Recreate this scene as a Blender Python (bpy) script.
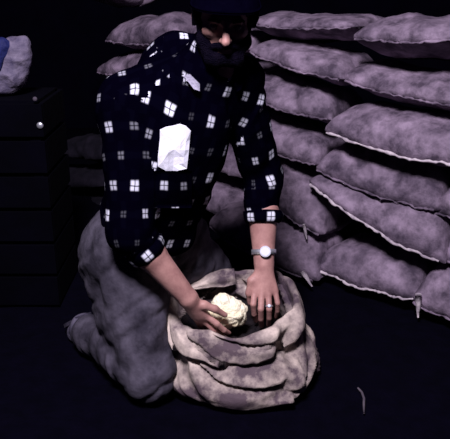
import bpy, math
import numpy as np
from mathutils import Vector, Matrix
from mathutils.bvhtree import BVHTree

for o in list(bpy.data.objects):
    bpy.data.objects.remove(o)
scene = bpy.context.scene
COL = scene.collection

# ------------------------------------------------------------------ camera
F = 680.0
PITCH = math.radians(20.0)
CAMH = 1.35
cd = bpy.data.cameras.new('camera')
cam = bpy.data.objects.new('camera', cd)
COL.objects.link(cam)
cam.location = (0, 0, CAMH)
cam.rotation_euler = (math.pi/2 - PITCH, 0, 0)
cd.sensor_fit = 'HORIZONTAL'
cd.sensor_width = 36.0
cd.lens = F/450*36.0
cd.clip_start = 0.05
scene.camera = cam

# ------------------------------------------------------------------ world, lamp, exposure
w = bpy.data.worlds.new('night')
scene.world = w
w.use_nodes = True
bg = w.node_tree.nodes['Background']
bg.inputs[0].default_value = (0.16, 0.06, 1.0, 1)
bg.inputs[1].default_value = 0.007
ld = bpy.data.lights.new('work_lamp', 'AREA')
ld.shape = 'DISK'
ld.size = 0.6
ld.energy = 160
ld.color = (1.0, 0.92, 1.06)
lo = bpy.data.objects.new('work_lamp', ld)
COL.objects.link(lo)
lo.location = (-0.34, 0.25, 3.0)
lo.rotation_euler = (Vector((0.05, 2.4, 0.5)) - Vector(lo.location)).to_track_quat('-Z', 'Y').to_euler()
vs = scene.view_settings
vs.view_transform = 'Standard'
vs.look = 'None'
vs.exposure = 0.0
vs.gamma = 1.0
vs.use_curve_mapping = False

# ------------------------------------------------------------------ helpers
CP, SP = math.cos(PITCH), math.sin(PITCH)
def ray(x, y):
    a = (x-225)/F; b = -(y-219.5)/F
    return np.array([a, CP + b*SP, -SP + b*CP])
def px(x, y, d):
    """point seen at pixel (x, y) that stands d metres in front of the camera along the floor"""
    r = ray(x, y)
    return np.array([0, 0, CAMH]) + r*(d/r[1])

def _h(i, j, k, seed):
    n = (i*374761393 + j*668265263 + k*2147483647 + seed*974634777) & 0xffffffff
    n = ((n ^ (n >> 13))*1274126177) & 0xffffffff
    n = n ^ (n >> 16)
    return (n & 0xffff)/32767.5 - 1.0
def noise(p, seed=0):
    p = np.asarray(p, float)
    i = np.floor(p).astype(np.int64); f = p - i
    f = f*f*f*(f*(f*6-15)+10)
    x, y, z = i[..., 0], i[..., 1], i[..., 2]
    fx, fy, fz = f[..., 0], f[..., 1], f[..., 2]
    r = 0
    for dx in (0, 1):
        for dy in (0, 1):
            for dz in (0, 1):
                wgt = (fx if dx else 1-fx)*(fy if dy else 1-fy)*(fz if dz else 1-fz)
                r = r + wgt*_h(x+dx, y+dy, z+dz, seed)
    return r
def fbm(p, seed=0, o=3):
    p = np.asarray(p, float); r = 0; a = 1
    for k in range(o):
        r = r + a*noise(p*(2**k) + 17.3*k, seed+k); a *= .5
    return r/1.75
def ridge(p, seed=0):
    return 1 - np.abs(noise(p, seed))*2.0

def mesh_obj(name, verts, faces, mat, parent=None, smooth=True):
    me = bpy.data.meshes.new(name)
    me.from_pydata([tuple(map(float, v)) for v in verts], [], [tuple(map(int, f)) for f in faces])
    me.update()
    if smooth:
        me.polygons.foreach_set('use_smooth', [True]*len(me.polygons))
    o = bpy.data.objects.new(name, me)
    COL.objects.link(o)
    me.materials.append(mat)
    if parent is not None:
        o.parent = parent
        o.matrix_parent_inverse = Matrix.Translation(-parent.location)
    return o
def tag(o, label, cat, group=None):
    o['label'] = label; o['category'] = cat
    if group: o['group'] = group
    return o
def empty(name, loc):
    o = bpy.data.objects.new(name, None)
    COL.objects.link(o); o.location = tuple(map(float, loc)); o.empty_display_size = .1
    return o
def grid_faces(n, m, cu=False, cv=False):
    f = []
    for i in range(n if cu else n-1):
        for j in range(m if cv else m-1):
            a = i*m+j; b = ((i+1) % n)*m+j; c = ((i+1) % n)*m+(j+1) % m; d = i*m+(j+1) % m
            f.append((a, b, c, d))
    return f
def tube(path, rad, n=10, flat=None):
    """closed tube along a path; rad per point"""
    P = np.asarray(path, float); R = np.broadcast_to(np.asarray(rad, float), (len(P),))
    T = np.gradient(P, axis=0); T /= np.linalg.norm(T, axis=1)[:, None]
    up = np.array([0, 0, 1.0]) if abs(T[0][2]) < .9 else np.array([1.0, 0, 0])
    V = []
    for p, t, r in zip(P, T, R):
        s = np.cross(t, up); s /= np.linalg.norm(s); q = np.cross(s, t); up = q
        for k in range(n):
            a = 2*math.pi*k/n
            V.append(p + r*(s*math.cos(a) + q*math.sin(a)*(flat or 1)))
    Fs = grid_faces(len(P), n, cv=True)
    Fs.append(tuple(range(n))[::-1]); Fs.append(tuple((len(P)-1)*n+k for k in range(n)))
    return np.array(V), Fs

# signed-distance modelling: every limb melts into the next, one closed skin comes out
def d_cone(P, a, ra, b, rb):
    a = np.asarray(a); b = np.asarray(b); ab = b-a
    t = np.clip(((P-a) @ ab)/(ab @ ab), 0, 1)
    return np.linalg.norm(P-(a+t[..., None]*ab), axis=-1) - (ra + (rb-ra)*t)
def d_ell(P, c, r, R=None):
    q = P-np.asarray(c)
    if R is not None: q = q @ R            # columns of R are the local axes
    r = np.asarray(r)
    k0 = np.linalg.norm(q/r, axis=-1); k1 = np.linalg.norm(q/(r*r), axis=-1)
    return np.where(k1 > 1e-6, k0*(k0-1)/np.maximum(k1, 1e-6), -r.min())
def smin(a, b, k):
    h = np.clip(.5+.5*(b-a)/k, 0, 1)
    return b+(a-b)*h - k*h*(1-h)
def sdf_mesh(prims, lo_, hi_, vox):
    """prims: list of (kind, args, k, sub) -> verts, faces by surface nets"""
    lo_ = np.asarray(lo_); hi_ = np.asarray(hi_)
    n = np.ceil((hi_-lo_)/vox).astype(int)+1
    D = np.full(n, 1.0, np.float64)
    ax = [lo_[i]+vox*np.arange(n[i]) for i in range(3)]
    for kind, args, k, sub in prims:
        if kind == 'cone':
            a, ra, b, rb = args; m = max(ra, rb)+.05
            l = np.minimum(a, b)-m; h = np.maximum(a, b)+m
        else:
            m = max(args[1])+.05; l = np.asarray(args[0])-m; h = np.asarray(args[0])+m
        s = [slice(max(0, int((l[i]-lo_[i])/vox)), max(0, min(n[i], int((h[i]-lo_[i])/vox)+2))) for i in range(3)]
        if any(q.stop <= q.start for q in s): continue
        P = np.stack(np.meshgrid(ax[0][s[0]], ax[1][s[1]], ax[2][s[2]], indexing='ij'), -1)
        d = d_cone(P, *args) if kind == 'cone' else d_ell(P, *args)
        cur = D[s[0], s[1], s[2]]
        D[s[0], s[1], s[2]] = -smin(-cur, d, k) if sub else smin(cur, d, k)
    return surface_nets(D, lo_, vox)
def surface_nets(D, lo_, vox):
    S = D < 0
    c = np.zeros(np.array(D.shape)-1, int)
    for dx in (0, 1):
        for dy in (0, 1):
            for dz in (0, 1):
                c += S[dx:S.shape[0]-1+dx, dy:S.shape[1]-1+dy, dz:S.shape[2]-1+dz]
    act = (c > 0) & (c < 8)
    I = np.argwhere(act)
    idx = -np.ones(act.shape, int); idx[act] = np.arange(len(I))
    acc = np.zeros((len(I), 3)); cnt = np.zeros(len(I))
    cor = [(dx, dy, dz) for dx in (0, 1) for dy in (0, 1) for dz in (0, 1)]
    for a in cor:
        for ax_ in range(3):
            if a[ax_]: continue
            b = list(a); b[ax_] = 1
            va = D[I[:, 0]+a[0], I[:, 1]+a[1], I[:, 2]+a[2]]; vb = D[I[:, 0]+b[0], I[:, 1]+b[1], I[:, 2]+b[2]]
            cr = (va < 0) != (vb < 0)
            t = np.where(cr, va/np.where(cr, va-vb, 1), 0)
            p = np.tile(np.array(a, float), (len(I), 1)); p[:, ax_] += t
            acc += p*cr[:, None]; cnt += cr
    V = lo_ + vox*(I + acc/np.maximum(cnt, 1)[:, None])
    Fs = []
    for ax_ in range(3):
        u, v = (ax_+1) % 3, (ax_+2) % 3
        sl0 = [slice(None)]*3; sl1 = [slice(None)]*3
        sl0[ax_] = slice(0, -1); sl1[ax_] = slice(1, None)
        E = np.argwhere(S[tuple(sl0)] != S[tuple(sl1)])
        ok = (E[:, u] > 0) & (E[:, v] > 0) & (E[:, u] < act.shape[u]) & (E[:, v] < act.shape[v])
        E = E[ok]
        inside = S[E[:, 0], E[:, 1], E[:, 2]]
        q = []
        for du, dv in ((-1, -1), (0, -1), (0, 0), (-1, 0)):
            e = E.copy(); e[:, u] += du; e[:, v] += dv
            q.append(idx[e[:, 0], e[:, 1], e[:, 2]])
        q = np.stack(q, 1)
        q[~inside] = q[~inside][:, ::-1]
        Fs.append(q)
    Fs = np.concatenate(Fs)
    return V, Fs[(Fs >= 0).all(1)]
def vnormals(V, Fs):
    Fs = np.asarray(Fs)
    n = np.cross(V[Fs[:, 2]]-V[Fs[:, 0]], V[Fs[:, 3]]-V[Fs[:, 1]])
    N = np.zeros_like(V)
    for k in range(4): np.add.at(N, Fs[:, k], n)
    return N/np.maximum(np.linalg.norm(N, axis=1), 1e-12)[:, None]
def relax(V, Fs, it=2, lam=.5):
    Fs = np.asarray(Fs)
    for _ in range(it):
        A = np.zeros_like(V); C = np.zeros(len(V))
        for k in range(4):
            a, b = Fs[:, k], Fs[:, (k+1) % 4]
            np.add.at(A, a, V[b]); np.add.at(A, b, V[a]); np.add.at(C, a, 1); np.add.at(C, b, 1)
        V = V + lam*(A/np.maximum(C, 1)[:, None]-V)
    return V

# ------------------------------------------------------------------ materials
def nodes(name, rough=.8, spec=.3):
    m = bpy.data.materials.new(name); m.use_nodes = True
    nt = m.node_tree; b = nt.nodes['Principled BSDF']
    b.inputs['Roughness'].default_value = rough
    b.inputs['Specular IOR Level'].default_value = spec
    return m, nt, b
def cloth_mat(name, c1, c2, scale=9, rough=.85, weave=0, wstr=.3, bump=.25, spec=.2, stain_shade=None):
    m, nt, b = nodes(name, rough, spec)
    N = nt.nodes; L = nt.links
    tc = N.new('ShaderNodeTexCoord')
    n = N.new('ShaderNodeTexNoise'); n.inputs['Scale'].default_value = scale; n.inputs['Detail'].default_value = 6
    n.inputs['Roughness'].default_value = .62
    L.new(tc.outputs['Object'], n.inputs['Vector'])
    r = N.new('ShaderNodeValToRGB'); r.color_ramp.elements[0].position = .36; r.color_ramp.elements[1].position = .66
    r.color_ramp.elements[0].color = (*c1, 1); r.color_ramp.elements[1].color = (*c2, 1)
    L.new(n.outputs['Fac'], r.inputs['Fac'])
    col = r.outputs['Color']
    if stain_shade:
        n2 = N.new('ShaderNodeTexNoise'); n2.inputs['Scale'].default_value = stain_shade[1]; n2.inputs['Detail'].default_value = 4
        L.new(tc.outputs['Object'], n2.inputs['Vector'])
        r2 = N.new('ShaderNodeValToRGB'); r2.color_ramp.elements[0].position = .48; r2.color_ramp.elements[1].position = .76
        r2.color_ramp.elements[0].color = (0, 0, 0, 1); r2.color_ramp.elements[1].color = (.75, .75, .75, 1)
        L.new(n2.outputs['Fac'], r2.inputs['Fac'])
        mx = N.new('ShaderNodeMix'); mx.data_type = 'RGBA'
        L.new(r2.outputs['Color'], mx.inputs['Factor']); L.new(col, mx.inputs['A']); mx.inputs['B'].default_value = (*stain_shade[0], 1)
        col = mx.outputs['Result']
    L.new(col, b.inputs['Base Color'])
    bp = N.new('ShaderNodeBump'); bp.inputs['Strength'].default_value = bump; bp.inputs['Distance'].default_value = .012
    n3 = N.new('ShaderNodeTexNoise'); n3.inputs['Scale'].default_value = scale*4; n3.inputs['Detail'].default_value = 5
    L.new(tc.outputs['Object'], n3.inputs['Vector'])
    L.new(n3.outputs['Fac'], bp.inputs['Height'])
    if weave:
        wv = N.new('ShaderNodeTexVoronoi'); wv.inputs['Scale'].default_value = weave
        L.new(tc.outputs['Object'], wv.inputs['Vector'])
        b2 = N.new('ShaderNodeBump'); b2.inputs['Strength'].default_value = wstr; b2.inputs['Distance'].default_value = .002
        L.new(wv.outputs['Distance'], b2.inputs['Height']); L.new(bp.outputs['Normal'], b2.inputs['Normal'])
        L.new(b2.outputs['Normal'], b.inputs['Normal'])
    else:
        L.new(bp.outputs['Normal'], b.inputs['Normal'])
    return m
M = {}
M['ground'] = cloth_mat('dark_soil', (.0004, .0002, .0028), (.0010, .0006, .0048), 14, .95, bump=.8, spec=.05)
M['backwall'] = cloth_mat('dark_boards', (.0007, .0004, .0035), (.0012, .0008, .0055), 5, .95, spec=.05)
M['sack'] = cloth_mat('sackcloth', (.060, .044, .068), (.30, .228, .312), 12, .8, 260, .35, .35, .25, ((.035, .025, .045), 7))
M['seam'] = cloth_mat('lit_sack_seam', (.30, .25, .30), (.66, .58, .62), 26, .8)  # paler than the cloth: light caught by the sack lips, painted in
M['sack_dark'] = cloth_mat('dark_sackcloth', (.003, .0025, .007), (.012, .009, .018), 11, .9, 260)  # far darker tones than the plain sackcloth
M['opensack'] = cloth_mat('pale_sackcloth', (.10, .070, .085), (.72, .60, .52), 8, .8, 260, .3, .3, .25, ((.030, .019, .035), 7))  # dark tones and patches: dirt plus painted shade of folds and flanks
M['opensack'].node_tree.nodes['Color Ramp'].color_ramp.elements[0].position = .43
M['trousers'] = cloth_mat('grey_work_cloth', (.024, .021, .033), (.088, .078, .108), 12, .9, 500, .2)
M['skin'] = cloth_mat('skin', (.33, .165, .150), (.47, .255, .225), 25, .55, bump=.08, spec=.35)
M['hair'] = cloth_mat('dark_hair', (.0015, .001, .005), (.004, .0025, .008), 60, .7, bump=.9, spec=.03)
M['boot'] = cloth_mat('scuffed_boot', (.06, .055, .09), (.13, .115, .165), 20, .8)
M['sole'] = cloth_mat('boot_sole', (.03, .028, .045), (.06, .05, .08), 30, .9)
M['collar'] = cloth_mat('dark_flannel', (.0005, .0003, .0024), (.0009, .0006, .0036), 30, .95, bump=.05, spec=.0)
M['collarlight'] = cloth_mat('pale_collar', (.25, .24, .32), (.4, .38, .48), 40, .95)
M['paper'] = cloth_mat('white_paper', (.74, .74, .86), (.86, .86, .95), 14, .7, bump=.15)
M['lump'] = cloth_mat('cream_lump', (.95, .84, .54), (1.0, .96, .76), 22, .75, bump=.7)
M['bundle'] = cloth_mat('bluish_cloth', (.06, .05, .10), (.2, .17, .24), 14, .7, bump=.5)
M['bundleblue'] = cloth_mat('blue_cloth', (.008, .011, .07), (.022, .028, .13), 14, .7, bump=.5)
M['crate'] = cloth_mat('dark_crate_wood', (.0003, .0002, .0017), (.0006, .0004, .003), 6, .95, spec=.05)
M['inner_shade'] = cloth_mat('inner_shade_dark', (.004, .003, .006), (.02, .014, .016), 40, .95, bump=1.0)
M['straw'] = cloth_mat('dull_straw', (.06, .05, .07), (.11, .09, .11), 20, .9)
def metal(name, c, rough):
    m, nt, b = nodes(name, rough, .5)
    b.inputs['Base Color'].default_value = (*c, 1); b.inputs['Metallic'].default_value = .85
    return m
M['steel'] = metal('steel', (.85, .86, .95), .35)
M['glass'] = nodes('watch_dial', .25, .5)[0]
M['glass'].node_tree.nodes['Principled BSDF'].inputs['Base Color'].default_value = (.75, .77, .88, 1)
M['eye'] = nodes('eye', .2, .5)[0]
M['eye'].node_tree.nodes['Principled BSDF'].inputs['Base Color'].default_value = (.12, .10, .10, 1)

def flannel():
    """dark flannel woven with rows of small pale checks, each check cut by a dark cross"""
    m, nt, b = nodes('check_flannel', .95, .0)
    N = nt.nodes; L = nt.links
    uv = N.new('ShaderNodeUVMap'); uv.uv_map = 'UVMap'
    # slight weave wobble
    nz = N.new('ShaderNodeTexNoise'); nz.inputs['Scale'].default_value = 14; nz.inputs['Detail'].default_value = 2
    L.new(uv.outputs[0], nz.inputs['Vector'])
    sub = N.new('ShaderNodeVectorMath'); sub.operation = 'MULTIPLY_ADD'
    L.new(nz.outputs['Color'], sub.inputs[0]); sub.inputs[1].default_value = (.016, .016, 0); L.new(uv.outputs[0], sub.inputs[2])
    sep = N.new('ShaderNodeSeparateXYZ'); L.new(sub.outputs[0], sep.inputs[0])
    def mth(op, a, b_=None, c_=None):
        n = N.new('ShaderNodeMath'); n.operation = op
        for i, v in enumerate((a, b_, c_)):
            if v is None: continue
            if isinstance(v, (int, float)): n.inputs[i].default_value = v
            else: L.new(v, n.inputs[i])
        return n.outputs[0]
    PU, PV = .066, .086
    vrow = mth('DIVIDE', sep.outputs[1], PV)
    row = mth('FLOOR', vrow)
    off = mth('MULTIPLY', mth('FRACT', mth('MULTIPLY', row, .5)), .9)
    ucol = mth('ADD', mth('DIVIDE', sep.outputs[0], PU), off)
    fu = mth('MULTIPLY', mth('SUBTRACT', mth('FRACT', ucol), .5), PU)
    fv = mth('MULTIPLY', mth('SUBTRACT', mth('FRACT', vrow), .5), PV)
    cid = N.new('ShaderNodeCombineXYZ'); L.new(mth('FLOOR', ucol), cid.inputs[0]); L.new(row, cid.inputs[1])
    wn = N.new('ShaderNodeTexWhiteNoise'); wn.noise_dimensions = '3D'; L.new(cid.outputs[0], wn.inputs[0])
    rnd = wn.outputs['Value']
    au = mth('ABSOLUTE', fu); av = mth('ABSOLUTE', fv)
    sz = mth('MULTIPLY_ADD', rnd, .0055, .0066)
    def soft(a, lim, wdt):
        n = N.new('ShaderNodeMapRange'); n.interpolation_type = 'SMOOTHSTEP'; n.clamp = True
        L.new(mth('SUBTRACT', lim, a), n.inputs['Value']); n.inputs['From Min'].default_value = -wdt; n.inputs['From Max'].default_value = wdt
        return n.outputs['Result']
    inu = soft(au, sz, .0028); inv = soft(av, mth('MULTIPLY', sz, 1.3), .0034)
    gapu = mth('MULTIPLY_ADD', mth('LESS_THAN', au, .0016), -.75, 1.0)
    gapv = mth('MULTIPLY_ADD', mth('LESS_THAN', av, .0020), -.75, 1.0)
    spot = mth('MULTIPLY', mth('MULTIPLY', inu, inv), mth('MULTIPLY', gapu, gapv))
    bri = mth('MULTIPLY', spot, mth('MULTIPLY_ADD', mth('POWER', rnd, 1.5), .95, .05))
    mx = N.new('ShaderNodeMix'); mx.data_type = 'RGBA'
    L.new(bri, mx.inputs['Factor'])
    # faint woven bands between the checks
    band = mth('MAXIMUM', mth('MULTIPLY', inu, .5), mth('MULTIPLY', inv, .5))
    mb = N.new('ShaderNodeMix'); mb.data_type = 'RGBA'; L.new(band, mb.inputs['Factor'])
    mb.inputs['A'].default_value = (.0006, .0003, .0026, 1); mb.inputs['B'].default_value = (.0012, .0010, .0046, 1)
    L.new(mb.outputs['Result'], mx.inputs['A']); mx.inputs['B'].default_value = (.76, .77, .90, 1)
    L.new(mx.outputs['Result'], b.inputs['Base Color'])
    return m
M['flannel'] = flannel()

# ------------------------------------------------------------------ the setting
def plane_grid(name, x0, x1, y0, y1, n, amp, mat, seed):
    xs = np.linspace(x0, x1, n); ys = np.linspace(y0, y1, n)
    X, Y = np.meshgrid(xs, ys, indexing='ij')
    P = np.stack([X, Y, np.zeros_like(X)], -1).reshape(-1, 3)
    P[:, 2] = -.004 + amp*np.minimum(0, fbm(P*5, seed) - .1)
    return mesh_obj(name, P, grid_faces(n, n), mat)
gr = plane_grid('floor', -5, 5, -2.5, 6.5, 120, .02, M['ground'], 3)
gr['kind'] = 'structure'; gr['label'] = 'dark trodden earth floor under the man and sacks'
V = np.array([(-5, 6.2, -.05), (5, 6.2, -.05), (5, 6.35, -.05), (-5, 6.35, -.05)])
V = np.concatenate([V, V+[0, 0, 3.2]])
wb = mesh_obj('wall_back', V, [(0, 1, 5, 4), (1, 2, 6, 5), (2, 3, 7, 6), (3, 0, 4, 7), (4, 5, 6, 7), (3, 2, 1, 0)], M['backwall'], smooth=False)
wb['kind'] = 'structure'; wb['label'] = 'unlit dark wall far behind the sack stack'

# ------------------------------------------------------------------ the stacked sacks
P0 = np.array([.42, 2.88, 0]); U = np.array([.746, -.666, 0]); U /= np.linalg.norm(U)
NRM = np.array([-U[1]*-1, 0, 0])
NRM = np.array([U[1], -U[0], 0])          # out of the stack, towards the man
def on_wall(x, y, out=0.0):
    r = ray(x, y); o = np.array([0, 0, CAMH]); q = P0 + NRM*out
    t = ((q-o) @ NRM)/(r @ NRM)
    p = o + r*t
    return (p-P0) @ U, p[2]
def sack(L, R, label, seed, out=0.0, hl=.055, W=.36, mat='sack', seam=True, p_end=(5, 5), ears=(), group='stacked sacks'):
    """L, R = (x, top, lip) at both ends of the front edge as seen on the stack's front plane"""
    sL, zlL = on_wall(L[0], L[2], out); _, ztL = on_wall(L[0], L[1], out)
    sR, zlR = on_wall(R[0], R[2], out); _, ztR = on_wall(R[0], R[1], out)
    ns, nf = 64, 44
    s = np.linspace(0, 1, ns)
    u = 2*s-1
    ss = .5+.5*np.sign(u)*np.abs(u)**.8 if False else s
    pe = np.where(u < 0, p_end[0], p_end[1])
    e = np.clip(1-np.abs(u)**pe, 0, 1)**.5
    zl = zlL + (zlR-zlL)*ss
    hu = (ztL-zlL) + ((ztR-zlR)-(ztL-zlL))*ss + .014
    sag = .012*np.sin(math.pi*ss)
    ph = np.linspace(0, 2*math.pi, nf, endpoint=False)
    PH, SS = np.meshgrid(ph, s, indexing='xy')
    c, sn = np.cos(PH), np.sin(PH)
    E = e[:, None]
    y = np.sign(c)*np.abs(c)**.85*(W/2)*(.80+.20*E)
    z = np.where(sn > 0, hu[:, None]*np.abs(sn)**.8, -hl*np.abs(sn)**.9)*(.06+.94*E)
    # underside runs back before it drops: the lip overhangs
    y = np.where((sn < 0) & (c > 0), y - .085*np.abs(sn)**.5*E, y)
    along = sL + (sR-sL)*ss
    # pinched end corners stick out, the middle of the end is drawn in
    ea = (np.abs(u)**8)*np.sign(u)
    al = along[:, None] + ea[:, None]*.018*(np.abs(c)**2 - .6)
    zc = (zl - sag)[:, None] + z
    P = P0 + U*al[..., None] + NRM*(out - W/2 + y)[..., None] + np.array([0, 0, 1.0])*zc[..., None]
    Pf = P.reshape(-1, 3)
    cen = (P.mean(axis=1, keepdims=True)*np.ones((1, nf, 1))).reshape(-1, 3)
    nd = Pf-cen; nd /= np.maximum(np.linalg.norm(nd, axis=1), 1e-6)[:, None]
    loc = np.stack([(Pf-P0) @ U, (Pf-P0) @ NRM, Pf[:, 2]], -1)
    endw = (np.abs(u)**3)[:, None]*np.ones((1, nf)); endw = endw.reshape(-1)
    disp = .018*fbm(loc*[7, 7, 9], seed) + .008*fbm(loc*20, seed+5)
    # creases that run off the ends, and shallow diagonal pulls in the middle
    a2 = PH.reshape(-1)
    disp += endw*.013*noise(np.stack([a2*2.2, loc[:, 0]*3, np.full_like(a2, seed)], -1), seed+9)
    d2 = np.stack([loc[:, 0]*9+loc[:, 2]*14, loc[:, 2]*5, loc[:, 1]*3], -1)
    disp += .010*ridge(d2, seed+2)*(1-endw)
    keep = np.clip((E*np.ones((1, nf))).reshape(-1)*1.4, .15, 1)
    Pf = Pf + nd*(disp*keep)[:, None]
    fs = grid_faces(ns, nf, cv=True)
    fs.append(tuple(range(nf))); fs.append(tuple((ns-1)*nf+k for k in range(nf))[::-1])
    base = P0 + U*(sL+sR)/2 + NRM*(out-W/2); base[2] = max(0, min(zlL, zlR)-hl)
    root = empty('sack', base)
    tag(root, label, 'sack', group)
    body = mesh_obj('cloth_body', Pf, [f[::-1] for f in fs], M[mat], root)
    if seam:
        G = Pf.reshape(ns, nf, 3)
        ids = range(2, ns-2)
        path = np.array([G[i, 0] for i in ids]) + NRM*.002
        wob = np.array([noise(np.array([i*.45, seed, 0.]), 4) for i in ids])
        path[:, 2] += wob*.004 - .002
        rad = (.0058 if seam == 2 else .0042) + .0028*np.array([noise(np.array([i*.9, seed, 3.]), 6) for i in ids])
        v, f = tube(path, rad, 8)
        mesh_obj('seam', v, f, M['seam'] if seam == 2 else M[mat], root)
    for (ex, ey, dx, dy, r) in ears:       # gathered corner tufts
        def wp(x, y):
            a, z = on_wall(x, y, out+.02); q = P0+U*a+NRM*(out+.02); q[2] = z; return q
        a = wp(ex, ey); b = wp(ex+dx, ey+dy)
        pts = [a+(b-a)*t for t in (-.6, -.15, .25, .65, 1.0)]
        v, f = tube(pts, [r*1.5, r*1.3, r*1.0, r*.75, r*.3], 12, .7)
        v = v + .003*np.stack([noise(v*90, 1), noise(v*90, 2), noise(v*90, 3)], -1)
        mesh_obj('corner_ear', v, f, M['seam'], root)
    return root
G_ = 'stacked sacks'
# right-hand column beside the man (top to bottom)
sack((350, 22, 38), (470, 19, 38), 'plump sack on the top layer at the upper right corner', 11, .02, .075)
sack((337, 62, 79), (472, 88, 108), 'sack in the second layer down, running out of the right edge', 12, -.005)
sack((321, 108, 132), (474, 128, 169), 'broad sack with bright lower edge, third layer down at the right', 13, .045, seam=2)
sack((313, 144, 169), (436, 174, 212), 'sack in the fourth layer down, right under the broad bright-edged one', 14, .01, .035)
sack((306, 177, 182), (440, 214, 266), 'slumped wedge-shaped sack sagging over a dark gap at the right', 15, .05, .05, p_end=(14, 5), seam=2)
sack((313, 242, 268), (416, 267, 301), 'bottom-layer sack below the slumped wedge-shaped one', 16, .03, .05, seam=2)
sack((411, 264, 301), (520, 300, 345), 'bottom-layer sack with a hanging corner tuft at the right edge', 17, .05, .05, ears=[(418, 303, 0, 14, .012)])
sack((431, 180, 213), (545, 196, 240), 'sack cut by the right edge, its tied end at the fourth layer', 18, .0)
sack((438, 225, 258), (535, 252, 290), 'sack cut by the right edge directly above the tufted bottom one', 19, .0)
# column partly behind the man's left arm
sack((240, 16, 23), (351, 19, 27), 'top-layer sack showing only a thin pale strip right of the head', 21, .0, .07)
sack((246, 38, 51), (338, 60, 80), 'second-layer sack beside the man\'s left shoulder', 22, .03)
sack((240, 70, 91), (326, 96, 121), 'third-layer sack beside the man\'s left upper arm', 23, .01)
sack((238, 112, 137), (315, 142, 166), 'fourth-layer sack beside the man\'s left sleeve', 24, .02)
sack((250, 153, 186), (319, 202, 236), 'drooping sack with a tufted end behind the man\'s left elbow', 25, .05, ears=[(305, 230, 2, 9, .008)])
sack((206, 203, 226), (313, 243, 283), 'bottom-layer sack behind the man\'s bare left forearm', 26, .10, .05, ears=[(306, 277, 6, 9, .009)])
# behind the man, up to the left end of the stack
for k, (a, b) in enumerate([(43, 50), (78, 91), (114, 136), (150, 180), (190, 226)]):
    sack((166, a-22, a), (247, b-24, b), 'sack hidden behind the kneeling man\'s back and head', 30+k, -.03, .03, seam=False, group='sacks hidden behind the man')
sack((72, -28, -7), (120, -26, -5), 'top-layer sack at the stack\'s left end, cut by the upper edge', 41, .02)
sack((103, 22, 40), (177, 15, 44), 'pale sack above the man\'s right shoulder', 42, .06)
sack((93, 57, 72), (165, 50, 78), 'pale sack end poking out left of the man\'s right shoulder', 43, .06)
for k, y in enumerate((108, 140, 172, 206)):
    sack((100+k*2, y-24, y), (170, y-20, y+7), 'dark sack hidden behind the man\'s right sleeve', 44+k, -.02, .03, mat='sack_dark', seam=False, group='sacks hidden behind the right sleeve')
sack((52, 141, 152), (100, 142, 160), 'dim dark sack end low in the shadow left of the man', 49, .0, .045, W=.30, mat='sack_dark', seam=False)
sack((40, 172, 182), (99, 172, 187), 'dark sack lying under the dim one in the left shadow', 50, .0, .03, W=.34, mat='sack_dark', seam=False)
sack((38, 200, 210), (100, 203, 217), 'lowest dark sack on the floor in the left shadow', 51, .02, .05, W=.36, mat='sack_dark', seam=False)

# ------------------------------------------------------------------ the man
PEL = px(138, 232, 2.18); WAI = px(152, 188, 2.12); CHE = px(174, 125, 2.09); NEB = px(205, 74, 2.10); HEA = px(224, 14, 2.04)
RSH = px(126, 105, 2.04); LSH = px(238, 84, 2.15)
REL = px(131, 232, 1.93); RWR = px(188, 298, 1.94)
LEL = px(262, 178, 2.24); LWR = px(264, 263, 2.12)
RHI = px(128, 244, 2.12); LHI = px(172, 236, 2.26)
RKN = np.array([-.255, 1.96, .085]); RAN = px(94, 356, 2.26); RAN[2] = .068
LKN = np.array([-.01, 2.51, .085]); LAN = np.array([-.38, 2.78, .08])
man = empty('person', (-.25, 2.15, 0))
tag(man, 'kneeling man in dark checked flannel shirt and grey trousers, reaching into open sack', 'person')

def axes(z, y):
    z = np.asarray(z, float); z = z/np.linalg.norm(z)
    y = np.asarray(y, float); y = y-z*(y @ z); y /= np.linalg.norm(y)
    return np.stack([np.cross(y, z), y, z], 1)
C = 'cone'; E_ = 'ell'
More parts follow.
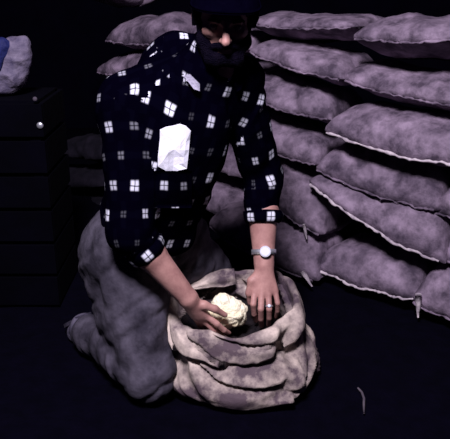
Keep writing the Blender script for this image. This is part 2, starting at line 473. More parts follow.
# --- head frame: facing the camera side, bowed
HF = np.array([.06, -.93, -.30]); HF /= np.linalg.norm(HF)          # where the face points
HZ = np.array([.06, -.28, .95])
HR = axes(HZ, HF)                                                    # x: side, y: face, z: crown
HS = 1.08
def hp(x, y, z): return HEA + HR @ np.array([x, y, z])*HS
body = [
    (E_, (hp(0, -.012, .03), (.076, .096, .092), HR), .01, False),
    (E_, (hp(0, .022, -.035), (.060, .068, .082), HR), .03, False),
    (C, (hp(-.026, .055, -.088), .022, hp(.026, .055, -.088), .022), .03, False),   # chin
    (C, (hp(-.035, .082, .012), .010, hp(.035, .082, .012), .010), .02, False),      # brow
    (C, (hp(0, .092, .0), .008, hp(0, .112, -.034), .0125), .012, False),            # nose
    (C, (hp(-.010, .098, -.036), .0085, hp(.010, .098, -.036), .0085), .008, False),
    (C, (hp(-.045, .058, -.025), .016, hp(-.038, .068, -.02), .016), .02, False),    # cheeks
    (C, (hp(.045, .058, -.025), .016, hp(.038, .068, -.02), .016), .02, False),
    (E_, (hp(-.032, .090, -.006), (.016, .014, .010), HR), .010, True),              # sockets
    (E_, (hp(.032, .090, -.006), (.016, .014, .010), HR), .010, True),
    (C, (hp(-.018, .088, -.058), .0065, hp(.018, .088, -.058), .0065), .008, False), # lips
    (C, (hp(-.015, .086, -.070), .0070, hp(.015, .086, -.070), .0070), .006, False),
    (E_, (hp(-.078, -.008, -.005), (.010, .020, .032), HR), .008, False),            # ears
    (E_, (hp(.078, -.008, -.005), (.010, .020, .032), HR), .008, False),
    (C, (hp(0, -.02, -.05), .058, NEB, .062), .03, False),
    (C, (NEB, .07, CHE, .12), .06, False), (C, (CHE, .12, WAI, .12), .05, False), (C, (WAI, .12, PEL, .12), .05, False),
    (C, (NEB, .06, RSH, .055), .05, False), (C, (NEB, .06, LSH, .055), .05, False),
    (C, (RSH, .052, REL, .043), .03, False), (C, (LSH, .052, LEL, .043), .03, False),
    (C, (REL, .046, REL+(RWR-REL)*.3, .048), .02, False), (C, (REL+(RWR-REL)*.3, .048, RWR, .031), .02, False),
    (C, (LEL, .050, LEL+(LWR-LEL)*.40, .051), .02, False), (C, (LEL+(LWR-LEL)*.40, .051, LWR, .034), .02, False),
]
# --- right hand, closed on the cream lump
LUMP = px(226, 312, 2.03)
def fing(pts, rs, k=.004):
    for (a, b, ra, rb) in zip(pts[:-1], pts[1:], rs[:-1], rs[1:]):
        body.append((C, (a, ra, b, rb), k, False))
rk = [px(207, 316, 1.962), px(205, 321, 1.975), px(203, 324, 1.995), px(201, 325, 2.015)]
for q in rk: body.append((C, (RWR, .021, q, .013), .014, False))
body.append((C, (RWR, .026, (rk[1]+rk[2])/2*.6+RWR*.4, .024), .014, False))
fing([px(207, 316, 1.962), px(217, 324, 1.952), px(224, 330, 1.965), px(229, 333, 1.985)], [.0115, .0100, .0092, .0080])
fing([px(205, 321, 1.975), px(214, 330, 1.972), px(221, 336, 1.985), px(226, 338, 2.01)], [.0115, .0102, .0094, .0080])
fing([px(203, 324, 1.995), px(211, 333, 2.00), px(218, 339, 2.01), px(223, 340, 2.035)], [.0110, .0096, .0088, .0076])
fing([px(201, 325, 2.015), px(207, 333, 2.025), px(213, 338, 2.035), px(218, 339, 2.05)], [.0100, .0086, .0080, .0070])
fing([RWR+(rk[0]-RWR)*.35, px(204, 305, 1.945), px(215, 309, 1.948), px(225, 315, 1.960)], [.017, .0140, .0115, .0092], .008)
# --- left hand, reaching down, back of the hand to the camera
def lx(x, y, d): return px(265+(x-265)*.84, y, d)
lk = [lx(253, 291, 2.075), lx(261, 294, 2.065), lx(269, 294, 2.068), lx(277, 291, 2.08)]
for q in lk: body.append((C, (LWR, .024, q, .0125), .014, False))
fing([lk[0], lx(251, 304, 2.05), lx(252, 314, 2.065), lx(254, 321, 2.09)], [.0115, .0104, .0094, .0082], .003)
fing([lk[1], lx(260, 309, 2.035), lx(260, 319, 2.05), lx(261, 326, 2.08)], [.0118, .0106, .0097, .0084], .003)
fing([lk[2], lx(270, 309, 2.04), lx(270, 318, 2.055), lx(269, 325, 2.085)], [.0112, .0102, .0092, .0080], .003)
fing([lk[3], lx(280, 303, 2.06), lx(280, 311, 2.075), lx(278, 317, 2.095)], [.0102, .0090, .0082, .0072], .003)
fing([LWR+(lk[0]-LWR)*.3, lx(249, 281, 2.09), lx(246, 293, 2.085), lx(247, 303, 2.095)], [.018, .0145, .0118, .0092], .008)
v, f = sdf_mesh(body, (-.50, 1.78, .12), (.30, 2.42, 1.50), .0042)
v = relax(v, f, 1, .4)
bo = mesh_obj('body', v, f, M['skin'], man)
# eyes
def uvsphere(c, r, n=14, R=None):
    V = []; rr = np.broadcast_to(np.asarray(r, float), (3,))
    for i in range(n+1):
        for j in range(2*n):
            a = math.pi*i/n; b = math.pi*j/n
            q = rr*np.array([math.sin(a)*math.cos(b), math.sin(a)*math.sin(b), math.cos(a)])
            V.append(np.asarray(c) + (R @ q if R is not None else q))
    return np.array(V), grid_faces(n+1, 2*n, cv=True)
for sx in (-1, 1):
    vv, ff = uvsphere(hp(sx*.031, .074, -.006), .0115, 10)
    mesh_obj('eye', vv, ff, M['eye'], bo)
# hair: a cap of short dark hair over crown, sides and nape
hb = [(E_, (hp(0, -.022, .040), (.086, .104, .096), HR), .01, False),
      (E_, (hp(0, -.060, -.02), (.074, .062, .085), HR), .03, False),
      (C, (hp(-.078, .012, .02), .014, hp(-.080, .016, -.025), .008), .02, False),
      (C, (hp(.078, .012, .02), .014, hp(.080, .016, -.025), .008), .02, False),
      (C, (hp(-.045, .050, .075), .016, hp(.045, .050, .075), .016), .03, False),
      (E_, (hp(0, .125, -.028), (.10, .075, .062), HR), .01, True),
      (E_, (hp(0, .08, -.07), (.095, .085, .06), HR), .01, True)]
v, f = sdf_mesh(hb, HEA-.2, HEA+.2, .005)
n_ = vnormals(v, f); lc = (v-HEA) @ HR
v = v + n_*(.004*noise(lc*[140, 30, 40], 5) + .004*noise(lc*[60, 20, 30], 6))[:, None]
mesh_obj('hair', v, f, M['hair'], man)
bd_ = [(C, (hp(-.050, .046, -.058), .022, hp(-.028, .074, -.092), .024), .02, False), (C, (hp(.050, .046, -.058), .022, hp(.028, .074, -.092), .024), .02, False),
       (C, (hp(-.028, .074, -.092), .024, hp(.028, .074, -.092), .024), .02, False), (C, (hp(-.063, .018, -.02), .014, hp(-.050, .046, -.058), .020), .02, False),
       (C, (hp(.063, .018, -.02), .014, hp(.050, .046, -.058), .020), .02, False), (C, (hp(-.034, .084, -.056), .009, hp(0, .098, -.049), .010), .012, False), (C, (hp(.034, .084, -.056), .009, hp(0, .098, -.049), .010), .012, False)]
v, f = sdf_mesh(bd_, HEA-.2, HEA+.2, .005)
n_ = vnormals(v, f); lc = (v-HEA) @ HR
v = v + n_*(.003*noise(lc*[120, 60, 30], 5) + .003*noise(lc*[50, 30, 20], 6))[:, None]
mesh_obj('shade_beard', v, f, M['hair'], man)  # added beard, its dark hair stands in for shadow on the jaw
cp = [(E_, (hp(0, -.014, .062), (.094, .112, .082), HR), .01, False), (E_, (hp(0, -.014, -.030), (.13, .15, .062), HR), .012, True)]
v, f = sdf_mesh(cp, HEA-.22, HEA+.22, .005)
v = v + vnormals(v, f)*(.004*fbm(v*18, 15))[:, None]
shade_cap = mesh_obj('shade_cap', v, f, M['collar'], man)  # added cap, there with its visor to keep light off the face
nv, mv = 17, 8; V = []
for lay in (0, .005):
    for i in range(nv):
        a = (i/(nv-1)-.5)*math.radians(150)
        for j in range(mv):
            q = j/(mv-1); r0 = np.array([.086*math.sin(a), -.012+.104*math.cos(a)]); ext = .055*math.cos(a)**.6*q if math.cos(a) > 0 else 0
            V.append(hp(r0[0]*(1+.12*q), r0[1]+ext, .054 + .010*math.cos(a) - .014*q*q - .012*math.sin(a)**2*q + lay))
kk = nv*mv; Fv = grid_faces(nv, mv)
rm = [i*mv for i in range(nv)] + [(nv-1)*mv+j for j in range(1, mv)] + [i*mv+mv-1 for i in range(nv-2, -1, -1)] + list(range(mv-2, 0, -1))
Fv = Fv + [tuple(i+kk for i in q[::-1]) for q in Fv] + [(rm[i], rm[(i+1) % len(rm)], rm[(i+1) % len(rm)]+kk, rm[i]+kk) for i in range(len(rm))]
mesh_obj('shade_visor', V, Fv, M['collar'], shade_cap)
for sx in (-1, 1):
    vv, ff = tube([hp(sx*.016, .094, .012), hp(sx*.030, .093, .017), hp(sx*.046, .082, .012)], [.004, .0055, .003], 8)
    mesh_obj('eyebrow', vv, ff, M['hair'], bo)

# --- shirt
FWD = np.array([.35, -.94, 0]); FWD /= np.linalg.norm(FWD)
RT = axes(CHE-PEL, FWD)
SLR = REL+(RWR-REL)*.14; SLL = LEL+(LWR-LEL)*.36
ABD = px(165, 168, 2.08)
sh = [
    (E_, (CHE, (.185, .135, .19), axes(NEB-WAI, FWD)), .02, False),
    (E_, (ABD, (.165, .135, .17), RT), .07, False),
    (E_, (px(155, 200, 2.12), (.17, .135, .14), RT), .07, False),
    (E_, (px(150, 224, 2.15), (.168, .135, .09), RT), .05, False),
    (C, (RSH, .085, NEB, .072), .05, False), (C, (LSH, .078, NEB, .072), .05, False),
    (C, (RSH, .080, REL, .068), .045, False), (C, (REL, .068, SLR, .058), .03, False),
    (C, (LSH, .075, LEL, .066), .04, False), (C, (LEL, .068, SLL, .060), .03, False),
    (C, (RSH+[.03,.05,.0], .076, px(176, 62, 2.2), .085), .05, False), (C, (px(176, 60, 2.2), .085, px(212, 60, 2.2), .07), .05, False),
    (C, (NEB, .080, NEB+(HEA-NEB)*.44, .071), .03, False), (C, (px(203, 74, 2.05), .05, px(207, 52, 2.06), .034), .03, False),
    (E_, (px(229, 66, 2.0), (.036, .075, .055), HR), .012, True),
]
v, f = sdf_mesh(sh, (-.62, 1.76, .30), (.34, 2.52, 1.42), .0068)
n_ = vnormals(v, f)
bones = [(PEL, NEB), (RSH, REL), (REL, SLR+(RWR-REL)*.2), (LSH, LEL), (LEL, SLL+(LWR-LEL)*.2)]
brad = [.185, .074, .062, .07, .06]
def bdist(P, a, b, r):
    ab = b-a; t = np.clip(((P-a) @ ab)/(ab @ ab), 0, 1)
    return np.linalg.norm(P-(a+t[:, None]*ab), axis=1)-r
vb = np.argmin(np.stack([bdist(v, a, b, r) for (a, b), r in zip(bones, brad)]), 0)
disp = np.zeros(len(v))
for k, (a, b) in enumerate(bones):
    m_ = vb == k; ax_ = (b-a)/np.linalg.norm(b-a)
    al = (v-a) @ ax_; pr = (v-a)-al[:, None]*ax_
    fr = 16 if k else 9
    q = np.stack([al*fr + pr[:, 0]*9, pr[:, 0]*7, pr[:, 1]*7], -1)
    disp = np.where(m_, (.010 if k == 0 else .008)*(ridge(q, 20+k)-.4), disp)
disp += .006*fbm(v*14, 31)
v = v + n_*disp[:, None]
v = relax(v, f, 2, .5)
# flatten the cuffs: cut the sleeve ends open just around the forearm
shirt = mesh_obj('shirt', v, f, M['flannel'], man)
me = shirt.data; uvl = me.uv_layers.new(name='UVMap')
fa = np.asarray(f); fc = v[fa].mean(1)
fb = np.argmin(np.stack([bdist(fc, a+(b-a)*(.32 if k in (1, 3) else 0), b, r) for k, ((a, b), r) in enumerate(zip(bones, brad))]), 0)
UVs = np.zeros((len(fa), 4, 2))
for k, (a, b) in enumerate(bones):
    Z = (b-a)/np.linalg.norm(b-a); R = axes(Z, FWD)
    P = (v[fa]-a) @ R
    sel = fb == k
    ang = np.arctan2(P[..., 0], P[..., 1])
    ca = np.arctan2(((fc-a) @ R)[:, 0], ((fc-a) @ R)[:, 1])[:, None]
    ang = ca + (ang-ca+math.pi) % (2*math.pi) - math.pi
    rr = (.17, .074, .074, .072, .072)[k]
    if k == 0:
        e1 = v[fa[:, 2]]-v[fa[:, 0]]; e2 = v[fa[:, 3]]-v[fa[:, 1]]
        fn = np.cross(e1, e2); fn = (fn/np.maximum(np.linalg.norm(fn, axis=1), 1e-12)[:, None]) @ R
        top_ = (np.abs(fn[:, 2]) > .62)[:, None]; sid = (np.abs(fn[:, 0]) > .75)[:, None]
        uu = np.where(top_, P[..., 0], np.where(sid, P[..., 1], P[..., 0]))
        ww = np.where(top_, P[..., 1], P[..., 2])
        UVs[sel, :, 0] = (uu+3.02)[sel]; UVs[sel, :, 1] = (ww+5.03)[sel]
        continue
    UVs[sel, :, 0] = (ang*rr + .031*k + 3)[sel]
    UVs[sel, :, 1] = (P[..., 2] + 5 + (.04*k))[sel]
uvl.data.foreach_set('uv', UVs.reshape(-1))
bvh = BVHTree.FromPolygons([Vector(p) for p in v], [tuple(map(int, q)) for q in f])
def hit(x, y, off=.0):
    r = Vector(ray(x, y)).normalized()
    p, nn, _, _ = bvh.ray_cast(Vector((0, 0, CAMH)), r)
    return np.array(p - r*off) if p is not None else px(x, y, 2.0)
# rolled cuffs
def cuff(c, d, r, w_):
    d = d/np.linalg.norm(d); R = axes(d, FWD)
    V = []; n, prof = 40, [(-w_, r-.002), (-w_, r+.006), (-w_*.3, r+.010), (w_*.5, r+.008), (w_, r+.002), (w_, r-.006), (0, r-.008)]
    for j in range(n):
        a = 2*math.pi*j/n
        for (z, q) in prof:
            q2 = q + .004*noise(np.array([a*2.0, z*40, 1.]), 7)
            V.append(c + R @ np.array([q2*math.cos(a), q2*math.sin(a), z]))
    Fs = grid_faces(n, len(prof), cu=True, cv=True)
    o = mesh_obj('sleeve_cuff', V, Fs, M['flannel'], shirt)
    u = o.data.uv_layers.new(name='UVMap')
    for p in o.data.polygons:
        for li in p.loop_indices:
            vi = o.data.loops[li].vertex_index; j, i = divmod(vi, len(prof))
            u.data[li].uv = (2*math.pi*j/n*r, prof[i][0]+5.02)
    return o
cuff(SLR+(RWR-REL)*.12, RWR-REL, .054, .022)
cuff(SLL+(LWR-LEL)*.10, LWR-LEL, .058, .020)
# collar flaps
def flap(pts, off, mat):
    q = np.array([hit(x, y, off) for x, y in pts])
    nn = np.cross(q[1]-q[0], q[-1]-q[0]); nn /= np.linalg.norm(nn)
    if nn[1] > 0: nn = -nn
    V = np.concatenate([q, q+nn*.006]); k = len(q)
    Fs = [tuple(range(k)), tuple(range(k, 2*k))[::-1]] + [(i, (i+1) % k, k+(i+1) % k, k+i) for i in range(k)]
    return mesh_obj('collar', V, Fs, mat, shirt, smooth=False)
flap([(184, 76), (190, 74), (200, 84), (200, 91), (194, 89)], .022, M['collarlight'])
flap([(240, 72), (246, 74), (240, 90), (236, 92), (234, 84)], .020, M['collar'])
# chest pocket that carries the paper
def patch(x0, x1, y0, y1, off, th, n=10, skew=0):
    V = []
    for i in range(n):
        for j in range(n):
            x = x0+(x1-x0)*i/(n-1)+skew*(j/(n-1)); y = y0+(y1-y0)*j/(n-1)
            V.append(hit(x, y, off))
    V = np.array(V)
    for _ in range(6):
        G = V.reshape(n, n, 3).copy()
        G[1:-1, 1:-1] = (G[:-2, 1:-1]+G[2:, 1:-1]+G[1:-1, :-2]+G[1:-1, 2:])/4
        V = G.reshape(-1, 3)
    return V, n
V, n = patch(154, 192, 171, 208, .010, 0)
toc = np.array([0, -.9, .35]); toc /= np.linalg.norm(toc)
Fs = grid_faces(n, n); k = n*n
Fs2 = Fs + [tuple(q+k for q in fq[::-1]) for fq in Fs]
rim = [i*n for i in range(n)] + [(n-1)*n+j for j in range(1, n)] + [i*n+n-1 for i in range(n-2, -1, -1)] + [j for j in range(n-2, 0, -1)]
Fs2 += [(rim[i], rim[(i+1) % len(rim)], rim[(i+1) % len(rim)]+k, rim[i]+k) for i in range(len(rim))]
po = mesh_obj('chest_pocket', np.concatenate([V, V+toc*.006]), Fs2, M['flannel'], shirt)
pu = po.data.uv_layers.new(name='UVMap')
for lp_ in po.data.loops:
    i_, j_ = divmod(lp_.vertex_index % k, n)
    pu.data[lp_.index].uv = (2.5+.125*i_/(n-1), 4.9-.125*j_/(n-1))
# the folded paper
outl = [(160, 130), (166, 127), (174, 126), (180, 124), (186, 126), (191, 131), (190, 140), (189, 150), (188, 160), (187, 169), (180, 170), (173, 173), (166, 171), (158, 167), (158, 157), (159, 148), (160, 139)]
q = np.array([hit(x, y, .016) for x, y in outl]); c0 = q.mean(0)
# best plane through the outline, then gentle fold lines
_, _, vt = np.linalg.svd(q-c0); nn = vt[2]; nn = nn if nn[1] < 0 else -nn
def onpl(x, y, lift=0):
    r = ray(x, y); o_ = np.array([0, 0, CAMH]); t = ((c0-o_) @ nn)/(r @ nn); return o_+r*t+nn*lift
rings = [(1.0, .0), (.72, .003), (.38, .006)]
V = []
cx, cy = 174, 149
for sc, lf in rings:
    for (x, y) in outl:
        xx, yy = cx+(x-cx)*sc, cy+(y-cy)*sc
        V.append(onpl(xx, yy, lf + .003*math.sin(xx*.35) - .0030*abs(yy-152)/20 + .005*float(noise(np.array([xx*.1, yy*.1, 0.]), 3))))
V.append(onpl(cx, cy, .006)); V = np.array(V); m_ = len(outl)
Fs = []
for r_ in range(2):
    Fs += [(r_*m_+i, r_*m_+(i+1) % m_, (r_+1)*m_+(i+1) % m_, (r_+1)*m_+i) for i in range(m_)]
Fs += [(2*m_+i, 2*m_+(i+1) % m_, 3*m_) for i in range(m_)]
k = len(V)
Fs = Fs + [tuple(a+k for a in fq[::-1]) for fq in Fs] + [(i, (i+1) % m_, (i+1) % m_+k, i+k) for i in range(m_)]
pp = mesh_obj('folded_paper', np.concatenate([V, V-nn*.004]), Fs, M['paper'], smooth=False)
tag(pp, 'crumpled white folded paper in the chest pocket of the checked shirt', 'paper')

# --- trousers
tr = [
    (E_, (PEL+[0, 0, -.005], (.165, .15, .13), axes((0, 0, 1), (.68, -.73, 0))), .02, False),
    (E_, (px(118, 246, 2.20), (.115, .115, .125), None), .06, False),
    (C, (RHI, .128, RKN+[-.01, .02, .03], .090), .05, False),
    (C, (LHI, .122, LKN, .092), .05, False), (C, (px(116, 258, 2.19), .128, px(130, 312, 2.12), .115), .05, False),
    (C, (RKN, .088, RKN+(RAN-RKN)*.45+[0, 0, .02], .082), .035, False), (C, (RKN+(RAN-RKN)*.45+[0, 0, .02], .082, RAN, .072), .03, False),
    (C, (LKN, .088, LAN, .062), .035, False),
    (C, (px(165, 205, 2.16), .12, PEL, .14), .04, False),
]
v, f = sdf_mesh(tr, (-.78, 1.72, -.10), (.22, 2.95, .80), .0085)
n_ = vnormals(v, f)
tb = [(RHI, RKN, .11), (LHI, LKN, .11), (RKN, RAN, .07), (LKN, LAN, .07)]
kb = np.argmin(np.stack([bdist(v, a, b, r) for a, b, r in tb]), 0)
disp = np.zeros(len(v))
for k, (a, b, r) in enumerate(tb):
    ax_ = (b-a)/np.linalg.norm(b-a); al = (v-a) @ ax_; pr = (v-a)-al[:, None]*ax_
    fr = (13, 13, 15, 15)[k]
    q = np.stack([al*fr + pr[:, 0]*7 - pr[:, 2]*4, pr[:, 0]*5, pr[:, 1]*5], -1)
    amp = .011 if k < 2 else .010
    disp = np.where(kb == k, amp*(np.minimum(1, np.abs(noise(q, 40+k))*2.4)-.6) + .45*amp*(np.minimum(1, np.abs(noise(q*1.9+3, 44+k))*2.4)-.6), disp)
disp += .010*fbm(v*9, 51) + .006*fbm(v*22, 52)
v = v + n_*disp[:, None]
v[:, 2] = np.maximum(v[:, 2], .002+.004*np.abs(noise(v*30, 8)))
v = relax(v, f, 2, .5)
mesh_obj('trousers', v, f, M['trousers'], man)
# --- boots: toes on the floor, soles turned up behind
def boot(an, kn):
    b_ = (an-kn)/np.linalg.norm(an-kn); b_[2] = 0; b_ /= np.linalg.norm(b_)
    sd = np.array([-b_[1], b_[0], 0])
    h = an + b_*.050 + [0, 0, .004]                     # heel
    t = an + b_*.105 + [0, 0, -.035]                    # toe
    bs = [(C, (an, .058, h, .056), .02, False), (C, (h, .046, t, .040), .03, False), (C, (t-sd*.012, .036, t+sd*.012, .036), .02, False)]
    lo_, hi_ = np.minimum(an, t)-.12, np.maximum(an, t)+.12
    v, f = sdf_mesh(bs, lo_, hi_, .006)
    v = v + vnormals(v, f)*(.003*noise(v*30, 3))[:, None]
    v[:, 2] = np.maximum(v[:, 2], .003)
    o = mesh_obj('boot', v, f, M['boot'], man)
    # sole slab along the back of the foot
    dn = t-h; dn /= np.linalg.norm(dn); up = np.cross(sd, dn); up = up if up @ b_ > 0 else -up
    V = []
    prof = [(-.035, .026), (-.02, .034), (.03, .030), (.08, .038), (.11, .036), (.135, .022)]
    for lay in (.036, .050):
        for (l, wd) in prof: V.append(h+dn*l+sd*wd+up*lay)
        for (l, wd) in prof[::-1]: V.append(h+dn*l-sd*wd+up*lay)
    k = 12
    V = np.array(V); V[:, 2] = np.maximum(V[:, 2], .002)
    mesh_obj('sole', V, [tuple(range(k))[::-1], tuple(range(k, 2*k))]+[(i, (i+1) % k, k+(i+1) % k, k+i) for i in range(k)], M['sole'], o, smooth=False)
boot(RAN, RKN); boot(LAN, LKN)
# --- wristwatch
wd = (LWR-LEL)/np.linalg.norm(LWR-LEL); wc = LEL+(LWR-LEL)*.87
tocam = np.array([0, 0, CAMH])-wc; WR = axes(wd, tocam+np.array([.25, 0, 0]))
n = 36; prof = [(-.0085, .0395), (-.0085, .0425), (.0085, .0425), (.0085, .0395)]
V = [wc + WR @ np.array([q*math.cos(2*math.pi*j/n), q*math.sin(2*math.pi*j/n), z]) for j in range(n) for z, q in prof]
wa = mesh_obj('wristwatch', V, grid_faces(n, 4, cu=True, cv=True), M['steel'], man)
wa['label'] = 'steel wristwatch on the left wrist'
def disc(c, R, r, h0, h1, n=24):
    V = [c + R @ np.array([r*math.cos(2*math.pi*j/n), h, r*math.sin(2*math.pi*j/n)]) for h in (h0, h1) for j in range(n)]
    return V, [tuple(range(n)), tuple(range(n, 2*n))[::-1]] + [(j, n+j, n+(j+1) % n, (j+1) % n) for j in range(n)]
v_, f_ = disc(wc, WR, .019, .039, .049); mesh_obj('watch_case', v_, f_, M['steel'], wa, smooth=False)
v_, f_ = disc(wc, WR, .0155, .0490, .0505); mesh_obj('watch_dial', v_, f_, M['glass'], wa, smooth=False)
# --- ring
ra, rb_ = lk[2], lx(270, 309, 2.04); rc = ra+(rb_-ra)*.82; RR = axes(rb_-ra, (0, -1, .3))
V = [rc + RR @ np.array([(.0112+a*math.cos(t))*math.cos(2*math.pi*j/24), (.0112+a*math.cos(t))*math.sin(2*math.pi*j/24), 1.6*a*math.sin(t)])
     for a in (.0022,) for j in range(24) for t in np.linspace(0, 2*math.pi, 8, endpoint=False)]
mesh_obj('finger_ring', V, grid_faces(24, 8, cu=True, cv=True), M['steel'], man)
v_, f_ = uvsphere(rc+RR @ np.array([0, .0125, 0]), (.006, .004, .006), 8, RR); mesh_obj('ring_stone', v_, f_, M['glass'], man)

# ------------------------------------------------------------------ the cream lump in the right hand
lp = [(E_, (LUMP, (.060, .044, .055), None), .01, False)]
rng = np.random.default_rng(4)
for i in range(20):
    a = rng.normal(size=3); a /= np.linalg.norm(a)
    c = LUMP + a*[.050, .030, .046]
    lp.append((E_, (c, tuple(rng.uniform(.013, .025, 3)), None), .010, False))
v, f = sdf_mesh(lp, LUMP-.11, LUMP+.11, .0042)
v = v + vnormals(v, f)*(.006*fbm(v*45, 3)+.003*fbm(v*110, 5))[:, None]
tag(mesh_obj('cream_lump', v, f, M['lump']), 'bright cream-white lumpy clump gripped in the right hand over the sack', 'clump')

# ------------------------------------------------------------------ the open sack
def open_sack():
    c0 = np.array([.060, 2.12]); cm = np.array([.030, 2.13])
    nt_ = 220
    th = np.linspace(0, 2*math.pi, nt_, endpoint=False)          # 0 = +x, -pi/2 = towards the camera
    fr = np.maximum(0, -np.sin(th)); bk = np.maximum(0, np.sin(th)); rt = np.maximum(0, np.cos(th)); lf = np.maximum(0, -np.cos(th))
    rimz = .262 - .030*fr + .035*bk + .035*rt**2 + .010*lf + .022*np.array([noise(np.array([math.cos(t)*2.2, math.sin(t)*2.2, .5]), 61) for t in th])
    rimr = .205 + .022*lf + .006*rt + .016*np.array([noise(np.array([math.cos(t)*2.6, math.sin(t)*2.6, 9.5]), 62) for t in th])
    rows = []
    # outer wall from the floor up to the fold, over the fold, down the cuff, back up, over the rim, inside
    nb = 46
    for i in range(nb):
        h = i/(nb-1)
        bul = .205 + .070*np.sin(math.pi*min(1, h*1.05+.18))**1.0
        r = bul*(1-h**3) + (rimr-.004)*h**3 + .012*rt*(1-h)*np.sin(math.pi*min(1, h+.25))
        z = (rimz-.02)*h**1.05
        if h < .12: r = r*(.80+.20*math.sin(h/.12*math.pi/2))
        cc = c0*(1-h**2)+cm*h**2
        rows.append((r, z, cc, 1.0, h))
    cuff_l = .060 + .022*fr + .014*np.array([noise(np.array([math.cos(t)*3, math.sin(t)*3, 4.5]), 63) for t in th])
    for t, dr in ((.05, .004), (.0, .016), (.0, .024)):
        pass
    # cuff: drops from the rim on the outside
    for k in range(12):
        q = k/11
        r = rimr + .012 + .022*(1-q)**.7
        z = rimz - cuff_l*(1-q)
        rows.append((r, z, cm, .7, 1.2))
    for k in range(1, 5):
        a = math.pi*k/5
        rows.append((rimr+.012*math.cos(a), rimz+.010*math.sin(a), cm, .4, 1.5))
    for k in range(16):
        q = k/15
        r = (rimr-.012)*(1-q) + .215*q; z = rimz*(1-q) + .05*q
        if q > .85: r = r*(1-(q-.85)*3)
        rows.append((r, z, cm*(1-q)+c0*q, .35, 2.0))
    V = []
    for (r, z, cc, amp, h) in rows:
        x = cc[0]+r*np.cos(th); y = cc[1]+r*np.sin(th)*.92
        zz = z*np.ones(nt_)
        p = np.stack([x, y, zz], -1)
        # hanging folds: near-vertical pleats on the flanks, sagging swags in front
        q1 = np.stack([th*3.2 + zz*6*np.sign(np.cos(th)), zz*2.2, np.zeros(nt_)+h*.0], -1)
        q1[:, 0] = np.cos(th)*3.4 + zz*5*np.cos(th); q1[:, 2] = np.sin(th)*3.4
        def billow(q, sd): return np.minimum(1, np.abs(noise(q, sd))*2.6)
        af = (th + math.pi/2 + math.pi) % (2*math.pi) - math.pi            # 0 at the front
        wf = af/(np.clip(zz, 0, .3)/.26 + .40)
        side = np.clip((np.abs(af)-.25)/.5, 0, 1)
        pl = billow(np.stack([wf*3.3, zz*3.5+2*np.sign(af)*0, np.cos(af)*.6], -1), 71)*.036*side
        sw = billow(np.stack([zz*16 - af**2*1.5 + af*.7, af*.8, np.zeros(nt_)], -1), 73)*.054*(fr**1.5)
        d = amp*(pl + sw - .030 + .014*fbm(p*8, 74) + .003*fbm(p*34, 75))
        if h < .1: d = d*h/.1
        x += d*np.cos(th); y += d*np.sin(th)
        zz = zz + (amp*.010*fbm(p*10, 76) if h > .1 else 0)
        V.append(np.stack([x, y, np.maximum(zz, .001)], -1))
    V = np.concatenate(V)
    Fs = grid_faces(len(rows), nt_, cv=True)
    Fs = [q for i, q in enumerate(Fs)]
    Fs.append(tuple(range(nt_)))                                   # bottom
    Fs.append(tuple((len(rows)-1)*nt_+k for k in range(nt_))[::-1])
    root = empty('open_sack', (c0[0], c0[1], 0))
    tag(root, 'open pale sack with a rolled-down rim standing before the kneeling man', 'sack')
    mesh_obj('cloth_body', V, [q[::-1] for q in Fs], M['opensack'], root)
    # limp corner of the mouth thrown back, behind the hands
    top = [(187, 287), (198, 280), (210, 273), (222, 269), (234, 268)]; bot = [(189, 290), (201, 289), (212, 287), (224, 287), (236, 284)]
    FV = []
    for k_, (a, b) in enumerate(zip(top, bot)):
        for q in range(5):
            u = q/4; dd = 2.225 + .014*k_ - .04*math.sin(u*2.4) + .012*math.sin(k_*1.9)
            FV.append(px(a[0]+(b[0]-a[0])*u, a[1]+(b[1]-a[1])*u, dd))
    FV = np.array(FV); k_ = len(FV); FF = grid_faces(5, 5)
    rm = [0, 5, 10, 15, 20, 21, 22, 23, 24, 19, 14, 9, 4, 3, 2, 1]
    FF = FF + [tuple(i+k_ for i in q[::-1]) for q in FF] + [(rm[i], rm[(i+1) % 16], rm[(i+1) % 16]+k_, rm[i]+k_) for i in range(16)]
    mesh_obj('mouth_flap', np.concatenate([FV, FV+[0, .006, -.004]]), FF, M['opensack'], root)
    # dark layer added below the rim, standing in for shade inside the sack
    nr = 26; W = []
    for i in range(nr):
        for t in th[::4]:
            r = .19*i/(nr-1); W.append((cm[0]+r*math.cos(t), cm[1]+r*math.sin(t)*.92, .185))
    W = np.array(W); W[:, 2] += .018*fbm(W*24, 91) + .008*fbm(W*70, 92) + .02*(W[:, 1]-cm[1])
    fl = mesh_obj('inner_shade_layer', W, grid_faces(nr, nt_//4, cv=True), M['inner_shade'], root)
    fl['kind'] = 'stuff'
    return root
open_sack()

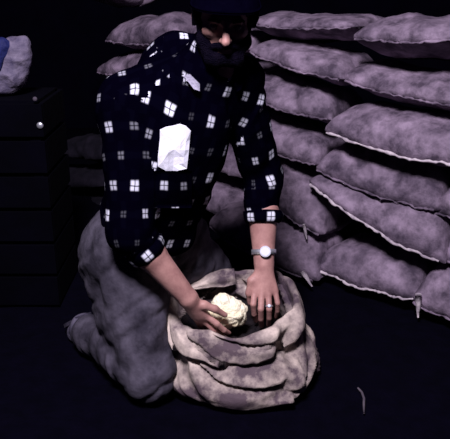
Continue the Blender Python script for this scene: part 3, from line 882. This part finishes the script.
# ------------------------------------------------------------------ left edge: bundle on a dark crate, small things in the dark
BD = 2.75
bx0 = px(8, 62, BD)
def bundle():
    root = empty('cloth_bundle', (bx0[0], bx0[1], px(8, 95, BD)[2]))
    tag(root, 'crumpled bluish-grey cloth bundle on the dark crate at the left edge', 'bundle')
    ps = [(C, (px(16, 52, BD), .052, px(14, 70, BD), .052), .02, False), (C, (px(6, 76, BD), .06, px(-8, 60, BD), .06), .04, False),
          (C, (px(24, 43, BD), .024, px(24, 62, BD), .026), .02, False), (C, (px(8, 86, BD), .030, px(-4, 86, BD), .04), .03, False),
          (E_, (px(11, 36, BD-.03), (.018, .05, .022), None), .012, True)]
    v, f = sdf_mesh(ps, bx0-.26, bx0+.26, .006)
    v = v + vnormals(v, f)*(.012*fbm(v*13, 81)+.007*(ridge(v*16, 82)-.4))[:, None]
    mesh_obj('grey_cloth', v, f, M['bundle'], root)
    ps = [(C, (px(4, 46, BD-.035), .030, px(-8, 62, BD-.045), .036), .02, False), (C, (px(-8, 62, BD-.045), .034, px(-10, 84, BD-.04), .03), .02, False)]
    v, f = sdf_mesh(ps, bx0-.26, bx0+.26, .006)
    v = v + vnormals(v, f)*(.010*fbm(v*15, 84)+.005*(ridge(v*18, 85)-.4))[:, None]
    mesh_obj('blue_wrap', v, f, M['bundleblue'], root)
bundle()
def slab(c, sx, sy, sz):
    x, y, z = c
    return np.array([(x+a*sx/2, y+b*sy/2, z+d*sz/2) for d in (-1, 1) for a, b in ((-1, -1), (1, -1), (1, 1), (-1, 1))])
BF = [(3, 2, 1, 0), (4, 5, 6, 7), (0, 1, 5, 4), (1, 2, 6, 5), (2, 3, 7, 6), (3, 0, 4, 7)]
ctop = px(8, 101, BD-.12)[2]; cx0 = px(-2, 100, BD)[0]; cw = .42; cdp = .36; yc = BD+.05
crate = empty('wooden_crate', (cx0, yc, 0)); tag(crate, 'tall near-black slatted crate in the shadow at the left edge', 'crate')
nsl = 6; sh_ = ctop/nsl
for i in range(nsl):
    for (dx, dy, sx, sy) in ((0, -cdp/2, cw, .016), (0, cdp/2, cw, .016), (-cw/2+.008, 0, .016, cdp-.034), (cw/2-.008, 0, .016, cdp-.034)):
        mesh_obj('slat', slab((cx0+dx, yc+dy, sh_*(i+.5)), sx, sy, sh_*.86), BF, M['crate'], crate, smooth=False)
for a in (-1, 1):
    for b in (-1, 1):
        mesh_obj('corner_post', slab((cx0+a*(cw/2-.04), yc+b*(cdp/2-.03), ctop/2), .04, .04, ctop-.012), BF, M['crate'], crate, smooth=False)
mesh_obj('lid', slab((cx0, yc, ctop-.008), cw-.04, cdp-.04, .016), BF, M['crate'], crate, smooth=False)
for (x, y, r) in ((40, 125.5, .0135), (35, 99, .009)):
    p = px(x, y, yc-cdp/2-.012); v_, f_ = uvsphere(p, (r, .007, r), 8)
    s_ = mesh_obj('metal_stud', v_, f_, M['steel'] if r > .01 else M['straw'], crate)
def straw(a, b, label):
    pa, pb = [np.array([0, 0, CAMH])+ray(*q)*(-(CAMH-.006)/ray(*q)[2]) for q in (a, b)]
    mid = (pa+pb)/2 + np.array([.01, .0, .006])
    v_, f_ = tube([pa, (pa+mid)/2+[.003, 0, .003], mid, (pb+mid)/2+[0, .004, .002], pb], [.003, .0042, .0045, .0042, .003], 8)
    tag(mesh_obj('straw_stalk', v_, f_, M['straw']), label, 'straw', 'loose stalks on the floor')
straw((8, 237), (22, 236), 'short dull stalk on the floor at the far left')
straw((358, 388), (364, 413), 'faint thin stalk on the dark floor right of the open sack')
